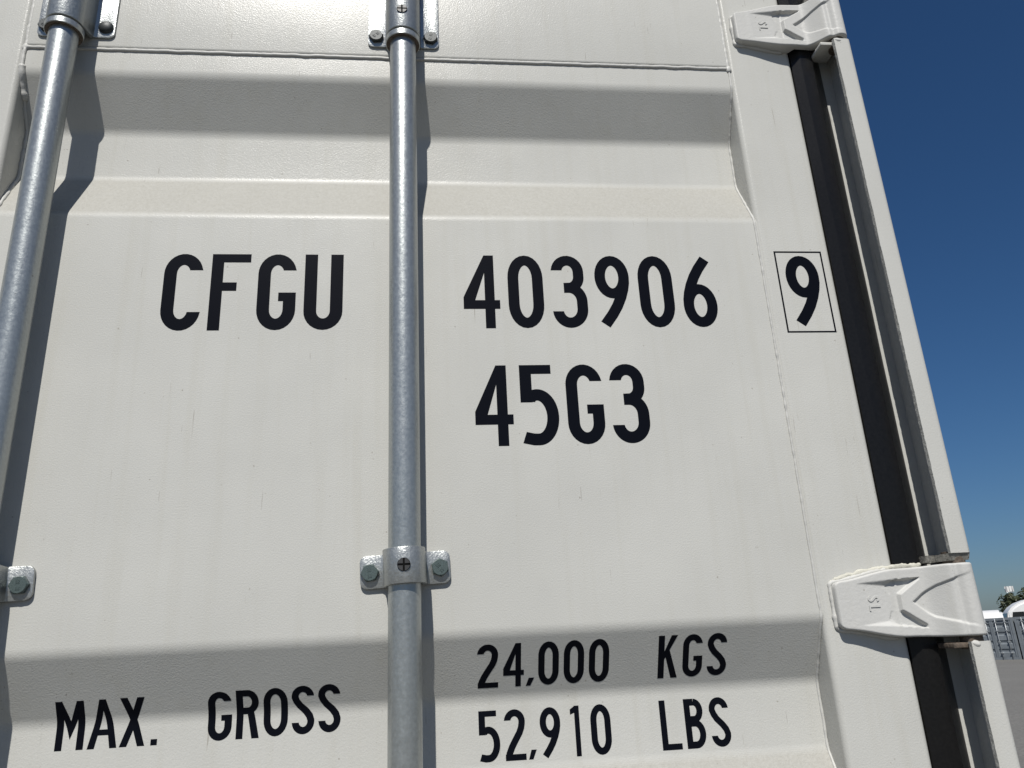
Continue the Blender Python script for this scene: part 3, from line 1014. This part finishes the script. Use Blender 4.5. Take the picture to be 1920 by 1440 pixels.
body('front_wall', CXC - 1.2, 0.58, 12.06, 12.12, 0.05, HT - 0.05)
body('floor_deck', CXC - 1.18, 0.57, 0.15, 12.05, 0.12, 0.15)
# the neighbouring door leaf
MIR = 2 * CXC
lp = link('door_panel', panel_mesh(MIR - LX1 - 0.004, MIR - LX0 + 0.004), PAINT, root, smooth=True)
upright('frame_tube', MIR - LX0, MIR - FRL - 0.004, ztop(-1.8), ztop(0.935))
upright('frame_tube', MIR - FRR, MIR - LX1, ztop(-1.8), ztop(0.935))
body('top_rail', MIR - LX1 + 0.001, MIR - LX0 - 0.001, -0.0012, 0.048, ztop(0.7735), ztop(0.935))
body('bottom_rail', MIR - LX1 + 0.001, MIR - LX0 - 0.001, -0.0012, 0.048, ztop(-1.8), ztop(-1.703))
body('outer_post', MIR - 0.6018, MIR - 0.54, -0.046, 0.16, 0.02, HT)

# ------------------------------------------------------------------ far yard
GREY = simple('grey_container_paint', (0.17, 0.19, 0.205), 0.45, 0, 3, 0.15, 0)
GREYL = simple('pale_grey_steel', (0.36, 0.38, 0.39), 0.4, 0.3, 5, 0.15, 0)
WHITE = simple('white_vehicle_paint', (0.62, 0.62, 0.61), 0.3, 0, 5, 0.04, 0)
GLASS = simple('dark_window_glass', (0.01, 0.012, 0.014), 0.08, 0, 5, 0.1, 0)
TYRE = simple('tyre_rubber', (0.02, 0.02, 0.02), 0.8, 0, 20, 0.2, 0)
LEAF = simple('olive_leaves', (0.034, 0.042, 0.014), 0.6, 0, 2.2, 0.4, 0)
BARK = simple('grey_bark', (0.12, 0.09, 0.06), 0.9, 0, 8, 0.3, 0.5, 0.02)
ANT = simple('antenna_white', (0.6, 0.6, 0.58), 0.5, 0, 5, 0.05, 0)

def far_container(loc, rot, label):
    """door end faces local -Y; local x 0..2.44"""
    Wd, Hh, Ln = 2.44, 2.27, 6.06
    rt_ = thing('grey_container', loc, label, 'container', 'grey containers across the yard')
    Mx = Matrix.Translation(loc) @ Matrix.Rotation(rot, 4, 'Z')
    def part(name, b, material, sm=False):
        bmesh.ops.transform(b, matrix=Mx, verts=b.verts)
        return link(name, b, material, rt_, smooth=sm)
    b = bmesh.new(); box(b, 0.03, Wd - 0.03, 0.06, Ln, 0.12, Hh - 0.02); part('body', b, GREY)
    for x0 in (0.0, Wd - 0.12):
        b = bmesh.new(); box(b, x0, x0 + 0.12, -0.03, 0.12, 0, Hh); part('corner_post', b, GREY)
    b = bmesh.new(); box(b, 0.12, Wd - 0.12, -0.025, 0.12, Hh - 0.14, Hh); part('header_beam', b, GREY)
    b = bmesh.new(); box(b, 0.12, Wd - 0.12, -0.025, 0.12, 0.0, 0.14); part('sill_beam', b, GREY)
    for l in range(2):
        xa = 0.13 + l * 1.09; xb = xa + 1.08
        b = bmesh.new()
        pr = [(0.02, Hh - 0.16)]
        z = Hh - 0.30
        for q in range(4):
            pr += [(0.02, z), (0.058, z - 0.06), (0.058, z - 0.16), (0.02, z - 0.22)]
            z -= 0.46
        pr.append((0.02, 0.15))
        A = [b.verts.new((xa, y, z_)) for y, z_ in pr]; B = [b.verts.new((xb, y, z_)) for y, z_ in pr]
        for i in range(len(pr) - 1): b.faces.new((A[i], A[i + 1], B[i + 1], B[i]))
        part('door_panel', b, GREY)
        for xx in (xa, xb - 0.09):
            b = bmesh.new(); box(b, xx, xx + 0.09, -0.012, 0.06, 0.15, Hh - 0.15); part('frame_tube', b, GREY)
        for xx in (xa + 0.27, xa + 0.80):
            b = bmesh.new()
            lathe_z(b, xx, -0.05, [(0.02, 0.06), (0.02, Hh - 0.03)], 10)
            part('lock_rod', b, GREYL, True)
            for zz in (0.35, 0.95, 1.55, Hh - 0.25):
                b = bmesh.new(); box(b, xx - 0.055, xx + 0.055, -0.08, 0.0, zz, zz + 0.05); part('rod_guide', b, GREYL)
    return rt_
FY = 43.0
wd = R(155)
wdir = Vector((math.sin(wd), math.cos(wd), 0))
rotz = math.atan2(wdir.y, wdir.x)
p0 = Vector((31.75, 44.2, 0))
far_container(p0, rotz, 'grey container across the yard, right beside the white door post')
far_container(p0 + wdir * 2.56, rotz, 'grey container across the yard, at the right border of the photo')

def truck(loc, rot, label, s=1.0, window=True):
    rt_ = thing('white_truck', loc, label, 'truck', 'white trucks behind the containers')
    Mx = Matrix.Translation(loc) @ Matrix.Rotation(rot, 4, 'Z') @ Matrix.Scale(s, 4)
    def part(name, b, material, sm=None):
        bmesh.ops.transform(b, matrix=Mx, verts=b.verts)
        return link(name, b, material, rt_, autos=sm)
    # side outline of the cab with sloped fairing, length along local x
    ol = [(0.0, 0.9), (0.05, 1.75), (0.55, 1.9), (0.75, 2.75), (1.05, 3.08), (1.5, 3.36), (2.1, 3.56), (2.8, 3.64), (3.5, 3.62), (3.55, 0.9)]
    b = bmesh.new()
    A = [b.verts.new((x, 0, z)) for x, z in ol]; B = [b.verts.new((x, 2.4, z)) for x, z in ol]
    for i in range(len(ol)): b.faces.new((A[i], A[(i + 1) % len(ol)], B[(i + 1) % len(ol)], B[i]))
    b.faces.new(A); b.faces.new(B)
    bmesh.ops.recalc_face_normals(b, faces=b.faces)
    bmesh.ops.bevel(b, geom=[e for e in b.edges if abs((e.verts[0].co - e.verts[1].co).y) < 0.01], offset=0.22, segments=3, affect='EDGES')
    cab = part('cab', b, WHITE, 40)
    for yy in (-0.012, 2.38):
        b = bmesh.new()
        q = [(0.85, 2.05), (1.75, 2.05), (1.75, 2.72), (1.02, 2.72)]
        A = [b.verts.new((x, yy, z)) for x, z in q]; B = [b.verts.new((x, yy + 0.03, z)) for x, z in q]
        b.faces.new(A); b.faces.new(B)
        for i in range(4): b.faces.new((A[i], A[(i + 1) % 4], B[(i + 1) % 4], B[i]))
        part('side_window', b, GLASS)
        b = bmesh.new(); box(b, 2.35, 3.2, yy, yy + 0.03, 2.92, 3.22); part('sleeper_window', b, GLASS)
    b = bmesh.new()
    q = [(0.56, 2.0), (0.72, 2.66)]
    A = [b.verts.new((q[0][0], y, q[0][1])) for y in (0.25, 2.15)]; B = [b.verts.new((q[1][0], y, q[1][1])) for y in (0.25, 2.15)]
    for v in A + B: v.co.x -= 0.03
    b.faces.new((A[0], A[1], B[1], B[0])); part('windscreen', b, GLASS)
    b = bmesh.new(); box(b, 0.2, 6.4, 0.75, 1.65, 0.62, 0.9); part('chassis', b, TYRE)
    for wx in (0.75, 4.6, 5.8):
        for wy in (0.05, 2.0):
            b = bmesh.new()
            bmesh.ops.create_cone(b, cap_ends=True, segments=24, radius1=0.5, radius2=0.5, depth=0.34, matrix=Matrix.Translation((wx, wy + 0.17, 0.5)) @ Matrix.Rotation(R(90), 4, 'X'))
            part('wheel', b, TYRE, 40)
    for wy in (-0.22, 2.5):
        b = bmesh.new(); box(b, 0.72, 0.86, wy, wy + 0.14, 2.05, 2.75); part('mirror', b, WHITE)
    return rt_
truck((41.9, 55.3, 0), R(-28), 'white truck cab with curved roof behind the grey containers', 1)
truck((41.4, 54.0, 0), R(55), 'smaller white truck cab half hidden behind the white door post', 0.81)

# tree
def tree(loc, h, rad, label):
    rt_ = thing('olive_tree', loc, label, 'tree')
    b = bmesh.new()
    rnd = random.Random(3)
    segs = []
    tube(b, [Vector(loc) + Vector((0.1 * math.sin(i), 0.1 * math.cos(i * 1.3), h * 0.55 * i / 6)) for i in range(7)], lambda i: 0.34 - 0.03 * i, 10)
    for k in range(9):
        a = k * 2.4
        p = Vector(loc) + Vector((0, 0, h * (0.35 + 0.02 * k)))
        e = p + Vector((math.cos(a) * rad * 0.7, math.sin(a) * rad * 0.7, h * 0.28 + 0.05 * k))
        tube(b, [p.lerp(e, i / 5) + Vector((0, 0, -0.2 * math.sin(math.pi * i / 5))) for i in range(6)], lambda i: 0.13 - 0.02 * i, 7)
    link('trunk', b, BARK, rt_, smooth=True)
    b = bmesh.new()
    clumps = []
    for k in range(60):
        while True:
            v = Vector((rnd.uniform(-1, 1), rnd.uniform(-1, 1), rnd.uniform(-0.8, 1)))
            if 0.35 < v.length < 1: break
        clumps.append((Vector((v.x * rad, v.y * rad, h * 0.66 + v.z * h * 0.30)), rnd.uniform(0.45, 0.95)))
    for c_, r_ in clumps:
        for q in range(170):
            d = Vector((rnd.gauss(0, 1), rnd.gauss(0, 1), rnd.gauss(0, 1))).normalized() * r_ * rnd.uniform(0.35, 1.0) ** 0.6
            p = Vector(loc) + c_ + d
            n = (d.normalized() + Vector((rnd.uniform(-.8, .8), rnd.uniform(-.8, .8), rnd.uniform(-.3, 1)))).normalized()
            a = n.orthogonal().normalized(); e = n.cross(a)
            an = rnd.uniform(0, 6.28); a, e = a * math.cos(an) + e * math.sin(an), e * math.cos(an) - a * math.sin(an)
            s = rnd.uniform(0.07, 0.16)
            b.faces.new([b.verts.new(p + a * s * 1.6), b.verts.new(p + e * s * 0.6), b.verts.new(p - a * s * 1.6), b.verts.new(p - e * s * 0.6)])
    link('crown', b, LEAF, rt_)
    return rt_
tree((54.64, 68.00, 0), 4.75, 2.3, 'dark olive tree with rounded crown rising behind the white trucks')
pm = Vector((71.66, 92.00, 6.01))          # centre of the antenna panels
mast = thing('antenna_mast', (pm.x, pm.y, 0), 'white antenna panels on a mast above the dark tree', 'mast')
b = bmesh.new(); lathe_z(b, pm.x, pm.y, [(0.22, 0), (0.13, pm.z - 0.6)], 12); link('pole', b, GREYL, mast, smooth=True)
for k in range(6):
    a = k * math.pi / 3 + 0.2
    cx, cy = pm.x + 0.42 * math.cos(a), pm.y + 0.42 * math.sin(a)
    b = bmesh.new(); box(b, -0.05, 0.05, -0.12, 0.12, -0.36, 0.30)
    bmesh.ops.transform(b, matrix=Matrix.Translation((cx, cy, pm.z)) @ Matrix.Rotation(a, 4, 'Z'), verts=b.verts)
    link('antenna_panel', b, ANT, mast)
    b = bmesh.new(); tube(b, [(pm.x, pm.y, pm.z - 0.65), (cx, cy, pm.z - 0.3)], lambda i: 0.03, 6); link('bracket_arm', b, GREYL, mast)
